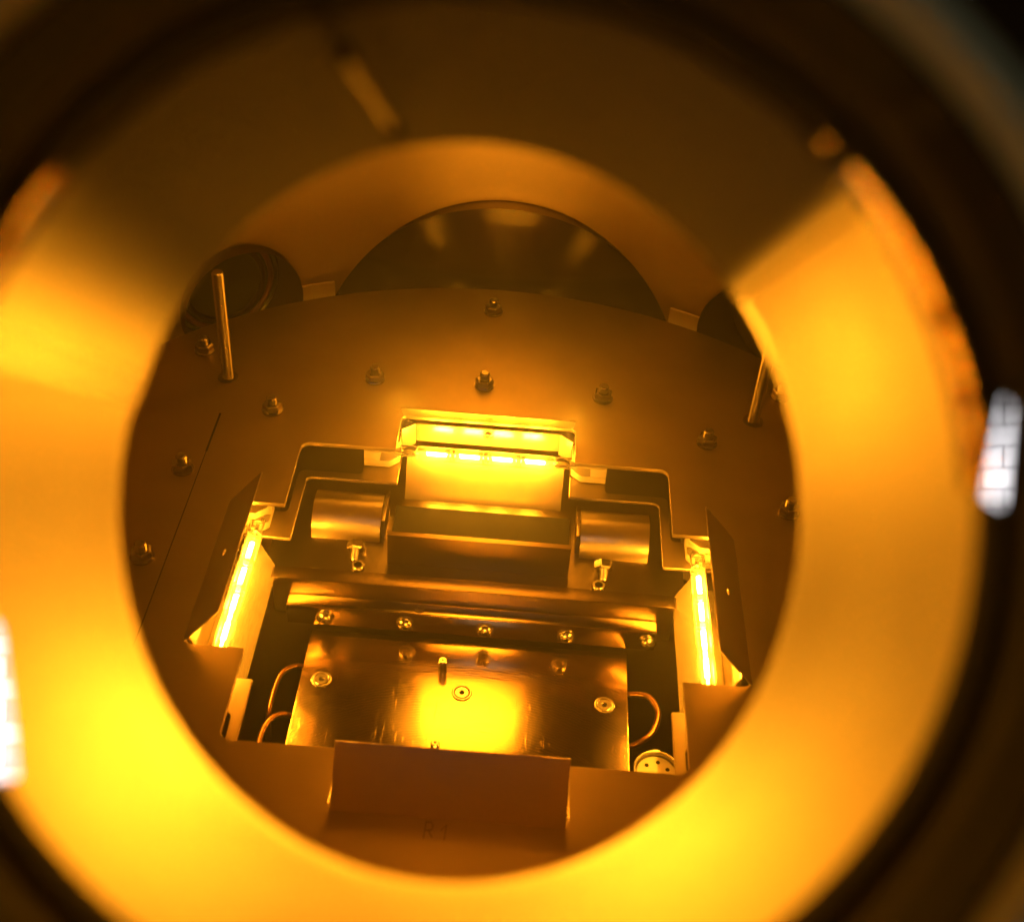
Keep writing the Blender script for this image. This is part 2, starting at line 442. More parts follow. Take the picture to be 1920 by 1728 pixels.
# unseen black sheets added so the heater plate's sides mirror dark
for sx in (-1, 1):
    li = empty('added_wall_sheet', CEN + radial(sx * 0.7) * (RW - 0.002) + V((0, 0, 0.31)))
    bm = bmesh.new(); n = 40; prof = [(RW - 0.0035, 0.20), (RW - 0.0035, 0.415), (RW - 0.0015, 0.415), (RW - 0.0015, 0.20)]
    rows = [[bm.verts.new(CEN + radial(sx * (0.235 + 1.1 * k / n)) * r + V((0, 0, z)) - li.location) for r, z in prof] for k in range(n + 1)]
    for A, B in zip(rows[:-1], rows[1:]):
        for j in range(4): bm.faces.new((A[j], A[(j + 1) % 4], B[(j + 1) % 4], B[j]))
    bm.faces.new(rows[0]); bm.faces.new(list(reversed(rows[-1])))
    fin('unseen_dark_sheet', bm, 'floor', li, 40)
    tag(li, 'unseen black sheet added to darken reflections of the wall above the ports, ' + ('over the greenish port' if sx < 0 else 'over the cut off dark port'), 'darkener', 'added black wall sheets')
# pale gasket strips between the ports
def arc_strip(a0, a1):
    bm = bmesh.new(); n = 24; prof = [(0.3325, -0.012), (0.3325, 0.0055), (0.3346, 0.0055), (0.3346, -0.012)]
    rows = [[bm.verts.new(CEN + radial(a0 + (a1 - a0) * k / n) * r + V((0, 0, z))) for r, z in prof] for k in range(n + 1)]
    for A, B in zip(rows[:-1], rows[1:]):
        for j in range(4): bm.faces.new((A[j], A[(j + 1) % 4], B[(j + 1) % 4], B[j]))
    bm.faces.new(rows[0]); bm.faces.new(list(reversed(rows[-1])))
    return fin('gasket_strip', bm, 'strip', None, 40)
G = 'pale strips along the foot of the back wall'
tag(arc_strip(math.radians(-27.1), math.radians(-22.7)), 'pale strip at the wall foot between greenish and large dark port', 'gasket strip', G)
tag(arc_strip(math.radians(22.9), math.radians(27.1)), 'pale strip at the wall foot right of the large dark port', 'gasket strip', G)

# ================================================================== MOUNTING PLATE
pl = empty('mounting_plate', CEN)
tag(pl, 'round brushed steel plate with a square opening and lamp slots, covering the chamber floor', 'plate')
RP, XS, GAP = 0.3225, 0.1793, 0.0005
def circ_pts(a0, a1, n): return [(RP * math.sin(a0 + (a1 - a0) * k / n), RP * math.cos(a0 + (a1 - a0) * k / n)) for k in range(n + 1)]
YS = 0.143                                        # far end of the seam, from the middle
outline = circ_pts(0, 2 * PI, 200)[:-1]
I, W = 0.1203, 0.0590
def slot4():
    pts = []; rad = []
    for k, O in enumerate((0.1560, 0.1572, 0.1560, 0.1530)):      # far, right, near, left
        base = [(-I, I, .006), (-W, I, 0), (-W, O, .004), (W, O, .004), (W, I, 0)]
        c, s = math.cos(-PI / 2 * k), math.sin(-PI / 2 * k)
        for (x, y, r) in base:
            pts.append((x * c - y * s, x * s + y * c)); rad.append(r)
    return rounded(pts, rad)
sheet('plate_sheet', [outline, slot4()], 0.003, 'plate', pl, 0.00015)
bm = bmesh.new(); add_box(bm, -XS - GAP * 1.3, -XS + GAP * 1.3, YS - 0.040, YS, 0.00005, 0.00025); add_box(bm, -XS - GAP * .5, -XS + GAP * .5, -0.225, YS - 0.0401, 0.00005, 0.00025)
fin('seam', bm, 'hole', pl)
# hand scribed mark on the near part
bm = bmesh.new()
def stroke(pts): add_tube(bm, [V((x, y, 0.0001)) for x, y in pts], 0.00016, 5)
bx, by, hh = -0.0106, -0.2905 + 0.1215, 0.0095
stroke([(bx, by), (bx + .0004, by + hh)])
stroke([(bx + .0004, by + hh), (bx + .003, by + hh), (bx + .0040, by + hh * .8), (bx + .0036, by + hh * .55), (bx + .0004, by + hh * .5)])
stroke([(bx + .002, by + hh * .5), (bx + .0042, by + hh * .1)])
stroke([(bx + .0078, by + hh * .55), (bx + .0104, by + hh * .92), (bx + .0100, by - .0002)])
fin('scribed_mark', bm, 'mark', pl)

# nuts and rods -------------------------------------------------------
def hex_prism(bm, r, z0, z1, ch=0.0006, ph=0.0):
    add_lathe(bm, [(z0, 0), (z0, r), (z1 - ch, r), (z1, r - ch * 1.6), (z1, 0)], n=6, ph=ph)
def make_nut():
    t = empty('hex_nut')
    bm = bmesh.new(); hex_prism(bm, 0.0056, 0.0, 0.0056); fin('nut', bm, 'nut', t, 20)
    bm = bmesh.new()
    add_lathe(bm, [(0.0, 0.0085 * 0.72), (0.0008, 0.0085 * 0.72), (0.0008, 0.0)], n=24); fin('washer', bm, 'nut', t, 30)
    pr = [(0.0, 0.003)]
    for k in range(10): pr += [(0.0052 + 0.00045 * k, 0.0030), (0.0052 + 0.00045 * k + 0.00022, 0.0026)]
    pr += [(0.0102, 0.0022), (0.0102, 0)]
    lathe('stud', pr, 'nut', t, 30, n=16)
    return t
NUTS = [(-0.0823, 0.0722, 'hex nut left of the middle in the row of three behind the far lamp'),
        (-0.0057, 0.0747, 'hex nut in the middle of the row of three behind the far lamp'),
        (0.0776, 0.0705, 'hex nut right of the middle in the row of three behind the far lamp'),
        (-0.0051, 0.1688, 'lone hex nut farthest back, just in front of the large dark port'),
        (-0.1457, 0.0286, 'hex nut between the left threaded rod and the square opening'),
        (0.1476, 0.0293, 'bright hex nut between the right threaded rod and the square opening'),
        (-0.1895, -0.0380, 'hex nut beside the plate seam, level with the left lamp socket'),
        (0.1952, -0.0348, 'hex nut near the right edge of the opening, level with the right lamp hood'),
        (-0.1931, -0.1181, 'big looking hex nut nearest the left edge of the opening, on the side panel'),
        (-0.2062, 0.0906, 'hex nut just left of the left threaded rod'),
        (0.2042, 0.0887, 'hex nut half hidden right of the right threaded rod')]
nut0 = make_nut()
for i, (x, y, lb) in enumerate(NUTS):
    o = nut0 if i == 0 else copy_tree(nut0)
    o.location = (x, y, 0.0002); o.rotation_euler = (0, 0, random.uniform(0, 1)); o.scale = (1.15, 1.15, 1.15)
    tag(o, lb, 'nut', 'hex nuts on studs round the steel plate')
def make_rod():
    t = empty('threaded_rod')
    pr = [(-0.012, 0.0), (-0.012, 0.004)]; n = 86
    for k in range(n): pr += [(k * 0.085 / n, 0.0040), ((k + .5) * 0.085 / n, 0.00335)]
    pr += [(0.0853, 0.0032), (0.0853, 0)]
    lathe('rod', pr, 'nut', t, 20, n=20)
    lathe('hole_collar', [(0.0002, 0.0041), (0.0012, 0.0046), (0.0012, 0.0068), (0.0002, 0.0070)], 'dark', t, n=24)
    return t
rod0 = make_rod()
rod0.location = (-0.1829, 0.0615, 0.0)
tag(rod0, 'tall upright threaded rod in front of the greenish window port', 'rod', 'upright threaded rods')
rod1 = copy_tree(rod0); rod1.location = (0.1818, 0.0582, 0.0)
tag(rod1, 'upright threaded rod cut off by the right rim of the porthole', 'rod', 'upright threaded rods')

# ================================================================== LAMPS, HOODS, REFLECTORS (four-fold round the opening)
ANG = {'far': 0.0, 'left': PI / 2, 'near': PI, 'right': -PI / 2}
OB = {'far': 0.156, 'left': 0.1530, 'near': 0.156, 'right': 0.1572}
def make_hood(hole=True):
    t = empty('lamp_hood')
    run, hgt, hw, th = 0.0216, 0.026, 0.0575, 0.0008
    # sloping sheet with a small leak hole; local x along the lamp, y outward from the foot, z up
    ln = math.hypot(run, hgt)
    lp = [[(-hw, 0), (hw, 0), (hw, ln), (-hw, ln)], rounded([(-0.0024, ln * .47), (0.0024, ln * .47), (0.0024, ln * .53), (-0.0024, ln * .53)], 0.0006, 3)]
    sh = sheet('hood_sheet', lp if hole else lp[:1], th, 'hood', t, 0.0001, th / 2)
    ang = math.atan2(hgt, -run)
    sh.data.transform(Matrix.Rotation(ang, 4, 'X'))
    sh.location = (0, 0.0008, -0.0002)
    return t
def make_trough():
    t = empty('lamp_reflector')
    # back wall under the plate with rounded window edge, cheeks, inner sloping sheet
    b = box('back_sheet', (-0.0488, 0.0488, 0.1535, 0.1545, -0.019, -0.0042), 'sheet', t, 0.0003)
    for sx in (-1, 1):
        bm = bmesh.new()
        pl_ = [(0.0490 * sx, 0.1535), (0.0575 * sx, 0.1462), (0.0580 * sx, 0.1468), (0.0495 * sx, 0.1543)]
        A = [bm.verts.new((x, y, -0.0042)) for x, y in pl_]; B = [bm.verts.new((x, y, -0.0215)) for x, y in pl_]
        bm.faces.new(A); bm.faces.new(list(reversed(B)))
        for k in range(4): bm.faces.new((A[k], A[(k + 1) % 4], B[(k + 1) % 4], B[k]))
        fin('cheek', bm, 'sheet', t)
    lp = [[(-0.0535, 0), (0.0535, 0), (0.0535, 0.036), (-0.0535, 0.036)]]
    s = sheet('inner_sheet', lp, 0.0008, 'sheet', t, 0.0002, 0.0)
    # from (o=.1265, z=-.051) up to (o=.139, z=-.022)
    s.data.transform(Matrix.Rotation(math.atan2(0.0295, 0.0135), 4, 'X'))
    s.location = (0, 0.1268, -0.051)
    sc_ = lathe('screw', [(0, 0), (0, 0.0030), (0.0008, 0.0030), (0.0016, 0.0021), (0.0016, 0.0009), (0.0006, 0.0009), (0.0006, 0)], 'nut', t, 30, n=20, axis=(0, -1, 0))
    sc_.location = (0, 0.1535, -0.0095)
    return t
def make_lamp():
    t = empty('halogen_lamp')
    X = (1, 0, 0)
    lathe('quartz_tube', [(-0.0475, 0.0018), (-0.0470, 0.0040), (-0.0455, 0.0050), (0.0455, 0.0050), (0.0470, 0.0040), (0.0475, 0.0018)], 'quartz', t, 50, n=28, axis=X)
    for k in range(4):
        x = (k - 1.5) * 0.0222
        pts = []
        turns = 9
        for j in range(turns * 10 + 1):
            q = 2 * PI * j / 10
            pts.append((x - 0.0066 + 0.0132 * j / (turns * 10), 0.0011 * math.cos(q), 0.0011 * math.sin(q)))
        tube('filament', pts, 0.00042, 'filament', t, 6)
    for k in range(3):
        x = (k - 1) * 0.0222
        bm = bmesh.new()
        for dx in (-0.0016, 0.0016):
            add_lathe(bm, [(x + dx + 0.0003 * math.cos(q), 0.0042 + 0.0003 * math.sin(q)) for q in [2 * PI * j / 6 for j in range(6)]], axis=X, n=20, closed=True)
        fin('support_coil', bm, 'nut', t, 50)
    for sx in (-1, 1):
        bm = bmesh.new(); add_box(bm, min(.0475 * sx, .0570 * sx), max(.0475 * sx, .0570 * sx), -0.0036, 0.0036, -0.0012, 0.0012, 0.0005)
        fin('pinch_seal', bm, 'quartz', t, 40)
        bm = bmesh.new(); add_box(bm, min(.049 * sx, .056 * sx), max(.049 * sx, .056 * sx), -0.0012, 0.0012, -0.0003, 0.0003)
        fin('foil', bm, 'nut', t)
        bm = bmesh.new()
        for yy in (-.0042, .0042):
            add_tube(bm, [(.0462 * sx, yy * .9, .0012), (.0500 * sx, yy, .0020), (.0575 * sx, yy, .0020), (.0610 * sx, yy * .55, .0012)], 0.0006, 8)
        fin('spring_clip', bm, 'nut', t, 50)
        lathe('end_cap', [(.0570 * sx, 0), (.0570 * sx, .0026), (.0610 * sx, .0026), (.0622 * sx, .0012), (.0622 * sx, 0)], 'ceramic', t, 40, n=16, axis=X)
    return t
def make_socket():
    """ceramic lamp holder: block with a chamfered corner and a slot; local +x points to the lamp"""
    t = empty('lamp_socket')
    full = [(-0.0205, -0.005), (-0.0035, -0.005), (0.003, 0.0015), (0.003, 0.0125), (-0.0205, 0.0125)]
    mid = [(-0.0205, -0.005), (-0.0100, -0.005), (-0.0100, 0.0060), (0.003, 0.0060), (0.003, 0.0125), (-0.0205, 0.0125)]
    sheet('lower_arm', [full], 0.0052, 'ceramic', t, 0.0003, -0.0216)
    sheet('slotted_core', [mid], 0.0071, 'ceramic', t, 0.0003, -0.01445)
    sheet('upper_arm', [full], 0.0052, 'ceramic', t, 0.0003, -0.0092)
    return t
def make_bracket():
    """L shaped sheet under the corner, between two lamps, with an L shaped slot"""
    t = empty('angle_bracket')
    a, b, c, d = 0.1178, 0.0575, 0.172, 0.0820
    e = 0.1243
    out = rounded([(-c, c), (-c, b), (-a, b), (-a, a), (-b, a), (-b, c)], [0.004, 0.001, 0.001, 0.004, 0.001, 0.001])
    hole = rounded([(-0.160, 0.160), (-0.160, d), (-e, d), (-e, e), (-d, e), (-d, 0.160)], [0.004, 0.003, 0.003, 0.005, 0.003, 0.003])
    sheet('bracket_sheet', [out, hole], 0.0022, 'plate', t, 0.0004, -0.0277)
    return t
LH = {'far': ('bright hood plate leaning over the far lamp, open toward the viewer', 'far'),
      'left': ('dark sheet hood leaning over the left lamp with a tiny glowing leak hole', 'left'),
      'right': ('sheet hood leaning over the right lamp with a tiny glowing leak hole', 'right'),
      'near': ('blank brown hood plate at the near side, its back hiding the near slot', 'near')}
LR = {'far': 'shiny reflector sheet below the far lamp showing four glow bands', 'left': 'shiny reflector strip inside the opening along the left lamp',
      'right': 'shiny reflector strip inside the opening along the right lamp', 'near': 'reflector strip hidden behind the blank near hood'}
LL = {'far': 'lit tubular halogen lamp with four white hot filaments at the far edge of the opening',
      'left': 'lit tubular halogen lamp running along the left edge of the opening',
      'right': 'lit tubular halogen lamp running along the right edge of the opening',
      'near': 'tubular halogen lamp hidden behind the blank near hood'}
hood0, refl0, lamp0 = make_hood(), make_trough(), make_lamp()
for k, side in enumerate(('far', 'left', 'right', 'near')):
    q = ANG[side]; R3 = Matrix.Rotation(q, 3, 'Z')
    h = hood0 if k == 0 else make_hood(False) if side == 'near' else copy_tree(hood0)
    h.scale = (1, 1, 0.88) if side == 'far' else (1, 1, 1)
    h.location = CEN + R3 @ V((0, OB[side], 0)); h.rotation_euler = (0, 0, q)
    tag(h, LH[side][0], 'lamp hood', 'lamp hoods round the square opening')
    r = refl0 if k == 0 else copy_tree(refl0)
    r.location = CEN; r.rotation_euler = (0, 0, q)
    tag(r, LR[side], 'reflector', 'lamp reflectors round the square opening')
    if side in ('left', 'right'):
        box('lower_sheet', (-0.0575, 0.0575, 0.1538, 0.1546, -0.046, -0.0195), 'sheet', r, 0.0002)
        box('floor_sheet', (-0.0575, 0.0575, 0.1412, 0.1536, -0.0458, -0.0450), 'sheet', r, 0.0002)
    l = lamp0 if k == 0 else copy_tree(lamp0)
    l.location = CEN + R3 @ V((0, 0.1375, -0.0165)); l.rotation_euler = (0, 0, q)
    tag(l, LL[side], 'lamp', 'halogen lamps round the square opening')
sock0 = make_socket()
SK = [('far', -1, 'cream ceramic holder at the left end of the far lamp'), ('far', 1, 'cream ceramic holder at the right end of the far lamp'),
      ('left', 1, 'ceramic holder at the far end of the left lamp'), ('right', -1, 'ceramic holder at the far end of the right lamp'),
      ('left', -1, 'ceramic holder at the near end of the left lamp'), ('right', 1, 'ceramic holder at the near end of the right lamp')]
mir = {}
for k, (side, sx, lb) in enumerate(SK):
    q = ANG[side]; R3 = Matrix.Rotation(q, 3, 'Z')
    o = sock0 if k == 0 else copy_tree(sock0)
    o.location = CEN + R3 @ V((sx * 0.0612, 0.1375, 0)); o.rotation_euler = (0, 0, q)
    if sx > 0:                                     # mirrored copy: own mirrored meshes
        for ch in [c for c in COL.objects if c.parent == o]:
            key = ch.data.name.split('.')[0]
            if key not in mir:
                me = ch.data.copy(); me.transform(Matrix.Scale(-1, 4, (1, 0, 0))); me.flip_normals(); mir[key] = me
            ch.data = mir[key]
    tag(o, lb, 'lamp socket', 'ceramic lamp holders')
br0 = make_bracket()
for k, (q, lb) in enumerate(((0.0, 'L shaped slotted bracket in the far left corner of the opening'), (-PI / 2, 'L shaped slotted bracket in the far right corner of the opening'),
                             (PI, 'slotted bracket under the near right corner, only its edge strip showing'), (PI / 2, 'slotted bracket under the near left corner, only its edge strip showing'))):
    o = br0 if k == 0 else copy_tree(br0)
    o.location = CEN; o.rotation_euler = (0, 0, q)
    tag(o, lb, 'bracket', 'slotted corner brackets')

# ================================================================== PIT: what stands inside the opening
dk = box('deck_plate', (-0.135, 0.135, -0.0690, 0.075, -0.060, -0.050), 'dark')
tag(dk, 'dark flat deck inside the opening carrying the curved covers and block', 'plate')
# stepped rail
rl = empty('stepped_rail', (0, -0.0905, -0.06))
tag(rl, 'long bright stepped steel rail crossing the opening behind the heater plate', 'rail')
box('upper_step', (-0.128, 0.128, 0.0105, 0.0213, -0.018, 0.0130), 'block', rl, 0.0012)
box('lower_step', (-0.1175, 0.1175, 0.0, 0.0100, -0.0165, 0.0), 'beam', rl, 0.0008)
ls = lathe('countersunk_screw', [(0, 0), (0, 0.0034), (0.0006, 0.0034), (0.0006, 0.0026), (0.0004, 0.0022), (0.0004, 0.0013), (-0.0002, 0.0013), (-0.0002, 0)], 'nut', rl, 30, n=24)
ls.location = (-0.0335, 0.0052, 0.0003)
def make_cap():
    t = empty('cap_screw')
    pr = [(0.0, 0.0046), (0.0008, 0.0046)] + [(0.0008, 0.0038)] + [(0.0008 + 0.0026 * math.sin(q), 0.0036 * math.cos(q) + .0002) for q in [PI / 2 * j / 6 for j in range(6)]]
    pr += [(0.0033, 0.0013), (0.0018, 0.0012), (0.0018, 0)]
    lathe('head', pr, 'nut', t, 40, n=24, axis=(0, -1, 0))
    lathe('socket_recess', [(0.0019, 0), (0.0019, 0.0011), (0.0021, 0.0011), (0.0021, 0)], 'hole', t, 30, n=6, axis=(0, -1, 0))
    return t
cap0 = make_cap()
for k, (x, lb) in enumerate(((-0.0935, 'round head screw at the left end of the row on the rail'), (-0.0420, 'second round head screw from the left on the rail'),
                             (0.0088, 'round head screw in the middle of the row on the rail'), (0.0605, 'round head screw second from the right end of the rail'),
                             (0.1125, 'round head screw alone at the shadowed right end of the rail'))):
    o = cap0 if k == 0 else copy_tree(cap0)
    o.location = (x, -0.0905 - 0.0002, -0.0690); o.scale = (1.25, 1.25, 1.25)
    tag(o, lb, 'screw', 'round head screws along the rail')
# heater plate
hp = empty('heater_plate', (0, -0.18, -0.08))
tag(hp, 'polished scratched rectangular metal plate with a bright glow in its middle', 'plate')
ob = box('plate_body', (-0.102, 0.1005, -0.092, 0.0885, -0.012, 0.0), 'heater', hp, 0.0006)
def make_cs():
    t = empty('recessed_screw')
    lathe('rim', [(0.0, 0.0064), (0.0005, 0.0062), (0.0007, 0.0055), (0.0004, 0.0046), (0.0, 0.0046)], 'nut', t, 40, n=32)
    lathe('head', [(0.0003, 0.0045), (0.0006, 0.0040), (0.0006, 0.0018), (0.0001, 0.0018), (0.0001, 0)], 'nut', t, 30, n=24)
    lathe('hex_recess', [(0.00015, 0.0017), (0.0002, 0)], 'hole', t, 30, n=6)
    return t
cs0 = make_cs()
for k, (x, y, lb) in enumerate(((-0.089, -0.132, 'recessed screw at the dark left side of the heater plate'), (-0.002, -0.134, 'recessed screw in the glowing middle of the heater plate'),
                                (0.086, -0.135, 'recessed screw at the dark right side of the heater plate'))):
    o = cs0 if k == 0 else copy_tree(cs0)
    o.location = (x, y, -0.0800)
    tag(o, lb, 'screw', 'recessed screws on the heater plate')
def make_pin():
    t = empty('locating_pin')
    lathe('shank', [(0, 0.0027), (0.0088, 0.0027), (0.0092, 0.0023)], 'nut', t, 30, n=20)
    bm = bmesh.new()
    add_lathe(bm, [(0.0091, 0.0024), (0.0096, 0.0022), (0.0096, 0.0008), (0.0086, 0.0007), (0.0086, 0)], n=20)
    fin('slotted_tip', bm, 'nut', t, 30)
    return t
pin0 = make_pin(); pin0.location = (-0.0155, -0.117, -0.0800)
tag(pin0, 'small upright steel pin behind the glow on the heater plate', 'pin', 'locating pins')
pin1 = copy_tree(pin0); pin1.location = (-0.0142, -0.180, -0.0800)
tag(pin1, 'small upright steel pin showing just over the blank near hood', 'pin', 'locating pins')
# block between the covers
bk = empty('steel_block', (0.001, -0.0575, -0.05))
tag(bk, 'brown steel block with a black top put in for shade, between the two curved covers', 'block')
box('front_wall', (-0.0585, 0.0585, 0.0, 0.004, 0.0001, 0.0255), 'block', bk, 0.0004)
box('hollow_shade', (-0.0585, 0.0585, 0.0043, 0.050, 0.0001, 0.0060), 'rubber', bk, 0.0004)  # black sheet put in for the shaded hollow behind the front wall
# curved covers
def make_cover():
    t = empty('curved_cover')
    bm = bmesh.new(); n = 28; r0, r1, hw = 0.0190, 0.0180, 0.0225
    rows = []
    for k in range(n + 1):
        q = PI * k / n
        rows.append([bm.verts.new((x, -r * math.cos(q), r * math.sin(q))) for x, r in ((-hw, r0), (hw, r0), (hw, r1), (-hw, r1))])
    for A, B in zip(rows[:-1], rows[1:]):
        for j in range(4): bm.faces.new((A[j], A[(j + 1) % 4], B[(j + 1) % 4], B[j]))
    bm.faces.new(rows[0]); bm.faces.new(list(reversed(rows[-1])))
    fin('shell', bm, 'cover', t, 40)
    box('end_plate', (0.0228, 0.0255, -0.0150, 0.0150, 0.0001, 0.0160), 'dark', t, 0.0004)
    return t
MT['cover'] = metal('satin_half_round_sheet', (0.55, 0.50, 0.43), 0.30, 0.04, (0.6, 5, 5), 0.10, 500)
cv0 = make_cover(); cv0.location = (-0.0875, -0.0195, -0.05)
tag(cv0, 'half round steel cover left of the steel block', 'cover', 'half round covers')
cv1 = copy_tree(cv0); cv1.location = (0.0890, -0.0195, -0.05); cv1.rotation_euler = (0, 0, PI)
tag(cv1, 'half round steel cover right of the steel block', 'cover', 'half round covers')
def make_bolt():
    t = empty('clamp_bolt')
    ax = V((0, -0.80, -0.30)).normalized()
    bm = bmesh.new()
    add_lathe(bm, [(0, 0), (0, 0.0062), (0.0045, 0.0062), (0.0055, 0.005), (0.0055, 0)], n=6, axis=ax); fin('hex_head', bm, 'nut', t, 20)
    pr = [(0.0055, 0.003)]
    for k in range(9): pr += [(0.006 + k * 0.0008, 0.0031), (0.0064 + k * 0.0008, 0.0027)]
    pr += [(0.0134, 0.0024), (0.0136, 0)]
    lathe('threaded_shank', pr, 'nut', t, 25, n=16, axis=ax)
    return t
bo0 = make_bolt(); bo0.location = (-0.0785, -0.0475, -0.0432)
tag(bo0, 'hex bolt with its thread end showing below the left curved cover', 'bolt', 'clamp bolts')
bo1 = copy_tree(bo0); bo1.location = (0.0820, -0.0480, -0.0432)
tag(bo1, 'hex bolt with its thread end showing below the right curved cover', 'bolt', 'clamp bolts')
def make_eye():
    t = empty('socket_stud')
    lathe('rim', [(0.0, 0.0045), (0.0022, 0.0045), (0.0032, 0.0038), (0.0032, 0.0026), (0.0010, 0.0024)], 'nut', t, 40, n=24)
    lathe('bore', [(0.0011, 0.0025), (0.0011, 0)], 'hole', t, 30, n=24)
    return t
ey0 = make_eye(); ey0.location = (-0.0757, -0.0635, -0.05)
tag(ey0, 'small glinting ring in the deck below the left bolt', 'stud', 'socket studs in the deck')
ey1 = copy_tree(ey0); ey1.location = (0.0793, -0.0645, -0.05)
tag(ey1, 'small glinting ring in the deck below the right bolt', 'stud', 'socket studs in the deck')
# wires and connector
W1 = tube('bent_tube', [(-0.1015, -0.118, -0.0860), (-0.1075, -0.1215, -0.082), (-0.1135, -0.130, -0.079), (-0.1160, -0.142, -0.080), (-0.1165, -0.158, -0.083), (-0.1165, -0.165, -0.10)], 0.0017, 'cable', None, 12, True)
tag(W1, 'upper of two thin copper brown tubes left of the heater plate', 'tube', 'bent copper tubes')
W2 = tube('bent_tube', [(-0.1015, -0.157, -0.0860), (-0.1085, -0.160, -0.081), (-0.1140, -0.1665, -0.079), (-0.1170, -0.176, -0.080), (-0.1175, -0.190, -0.084), (-0.1175, -0.200, -0.10)], 0.0017, 'cable', None, 12, True)
tag(W2, 'lower of two thin copper brown tubes left of the heater plate', 'tube', 'bent copper tubes')
W3 = tube('bent_tube', [(0.1015, -0.1225, -0.083), (0.1075, -0.1235, -0.081), (0.1145, -0.1275, -0.079), (0.1188, -0.139, -0.079), (0.1150, -0.1525, -0.080), (0.1080, -0.159, -0.082), (0.1015, -0.1605, -0.086)], 0.0019, 'cable', None, 12, True)
tag(W3, 'copper brown tube looped like a handle at the right of the heater plate', 'tube', 'bent copper tubes')
cn = empty('round_connector', (0.1165, -0.1800, -0.088))
tag(cn, 'round multi pin connector with a pale face at the near right corner of the opening', 'connector')
lathe('shell', [(-0.02, 0.0118), (-0.02, 0.0142), (0.0075, 0.0142), (0.0085, 0.0136), (0.0085, 0.0126), (0.0045, 0.0120)], 'nut', cn, 30, n=40)
lathe('insert', [(-0.015, 0.0117), (0.0052, 0.0117), (0.0056, 0.0112), (0.0056, 0)], 'ceramic', cn, 30, n=40)
pr = None
for k in range(6):
    q = 2 * PI * k / 6 + 0.35
    h = lathe('pin_hole', [(0.00565, 0.0013), (0.0060, 0.0011), (0.0060, 0.0)], 'hole', cn, 30, n=12) if pr is None else link('pin_hole', pr.data, None, cn)
    pr = pr or h
    h.location = (0.0072 * math.cos(q), 0.0072 * math.sin(q), 0)
bm = bmesh.new(); add_box(bm, -0.002, 0.002, 0.0125, 0.0152, -0.002, 0.0072, 0.0003)
fin('key', bm, 'nut', cn)

# ================================================================== VIEWPORT TUBE (the porthole we look through)
vt = empty('viewport_tube', CAM + AX * 0.24)
tag(vt, 'short round steel tube of the porthole with glowing orange inner wall framing the chamber', 'porthole tube')
RT = 0.067
def world_child(name, bm, m, parent, smooth=35):
    bmesh.ops.translate(bm, verts=bm.verts, vec=-parent.location)
    return fin(name, bm, m, parent, smooth)
bm = bmesh.new(); n = 160
rows = []
for k in range(n):
    a = 2 * PI * k / n
    d2 = 0.2283 + 0.0210 * math.cos(a) ** 2
    col = []; amp = 0.0 * max(0.0, min(1.0, (math.sin(a) + 0.1) * 1.3))
    M_ = 40
    for j in range(M_ + 1):
        col.append((0.162 + (d2 - 0.013 - 0.162) * j / M_, RT))
    for j in range(1, 15):                                  # rounded bead at the chamber end
        q = PI * j / 14
        col.append((d2 - 0.013 + 0.0065 * (1 - math.cos(q)), RT + 0.0008 * (j / 14) ** 6 - amp * math.sin(q) ** 2))
    col.append((d2, RT + 0.012)); col.append((0.162, RT + 0.012))
    rows.append([bm.verts.new(tube_pt(d, r, a)) for d, r in col])
for k in range(n):
    A, B = rows[k], rows[(k + 1) % n]
    m_ = len(A)
    for j in range(m_): bm.faces.new((A[j], A[(j + 1) % m_], B[(j + 1) % m_], B[j]))
world_child('tube_wall', bm, 'tube', vt, 40)
# rings toward the viewer
def ring(name, d0, d1, r0, r1, m, parent):
    bm = bmesh.new(); n = 128
    prof = [(d0, r0), (d1, r0), (d1, r1), (d0, r1)]
    rows = [[bm.verts.new(tube_pt(d, r, 2 * PI * k / n)) for d, r in prof] for k in range(n)]
    for k in range(n):
        A, B = rows[k], rows[(k + 1) % n]
        for j in range(4): bm.faces.new((A[j], A[(j + 1) % 4], B[(j + 1) % 4], B[j]))
    return world_child(name, bm, m, parent, 40)
g = empty('gasket_ring', CAM + AX * 0.155); tag(g, 'black rubber gasket ring round the mouth of the porthole', 'gasket')
ring('rubber_ring', 0.1520, 0.1617, 0.0668, 0.085, 'rubber', g)
ring('inner_lip', 0.1535, 0.1560, 0.0660, 0.0667, 'rubber', g)
fl = empty('window_flange', CAM + AX * 0.145); tag(fl, 'dark blurred window flange with an olive outer ring at the picture corners', 'flange')
ring('brown_ring', 0.1430, 0.1517, 0.0672, 0.085, 'brown', fl)
ring('black_ring', 0.1290, 0.1427, 0.0668, 0.085, 'rubber', fl)
ring('olive_ring', 0.1215, 0.1287, 0.0672, 0.0735, 'olive', fl)
ring('outer_ring', 0.1130, 0.1212, 0.0700, 0.0850, 'rubber', fl)
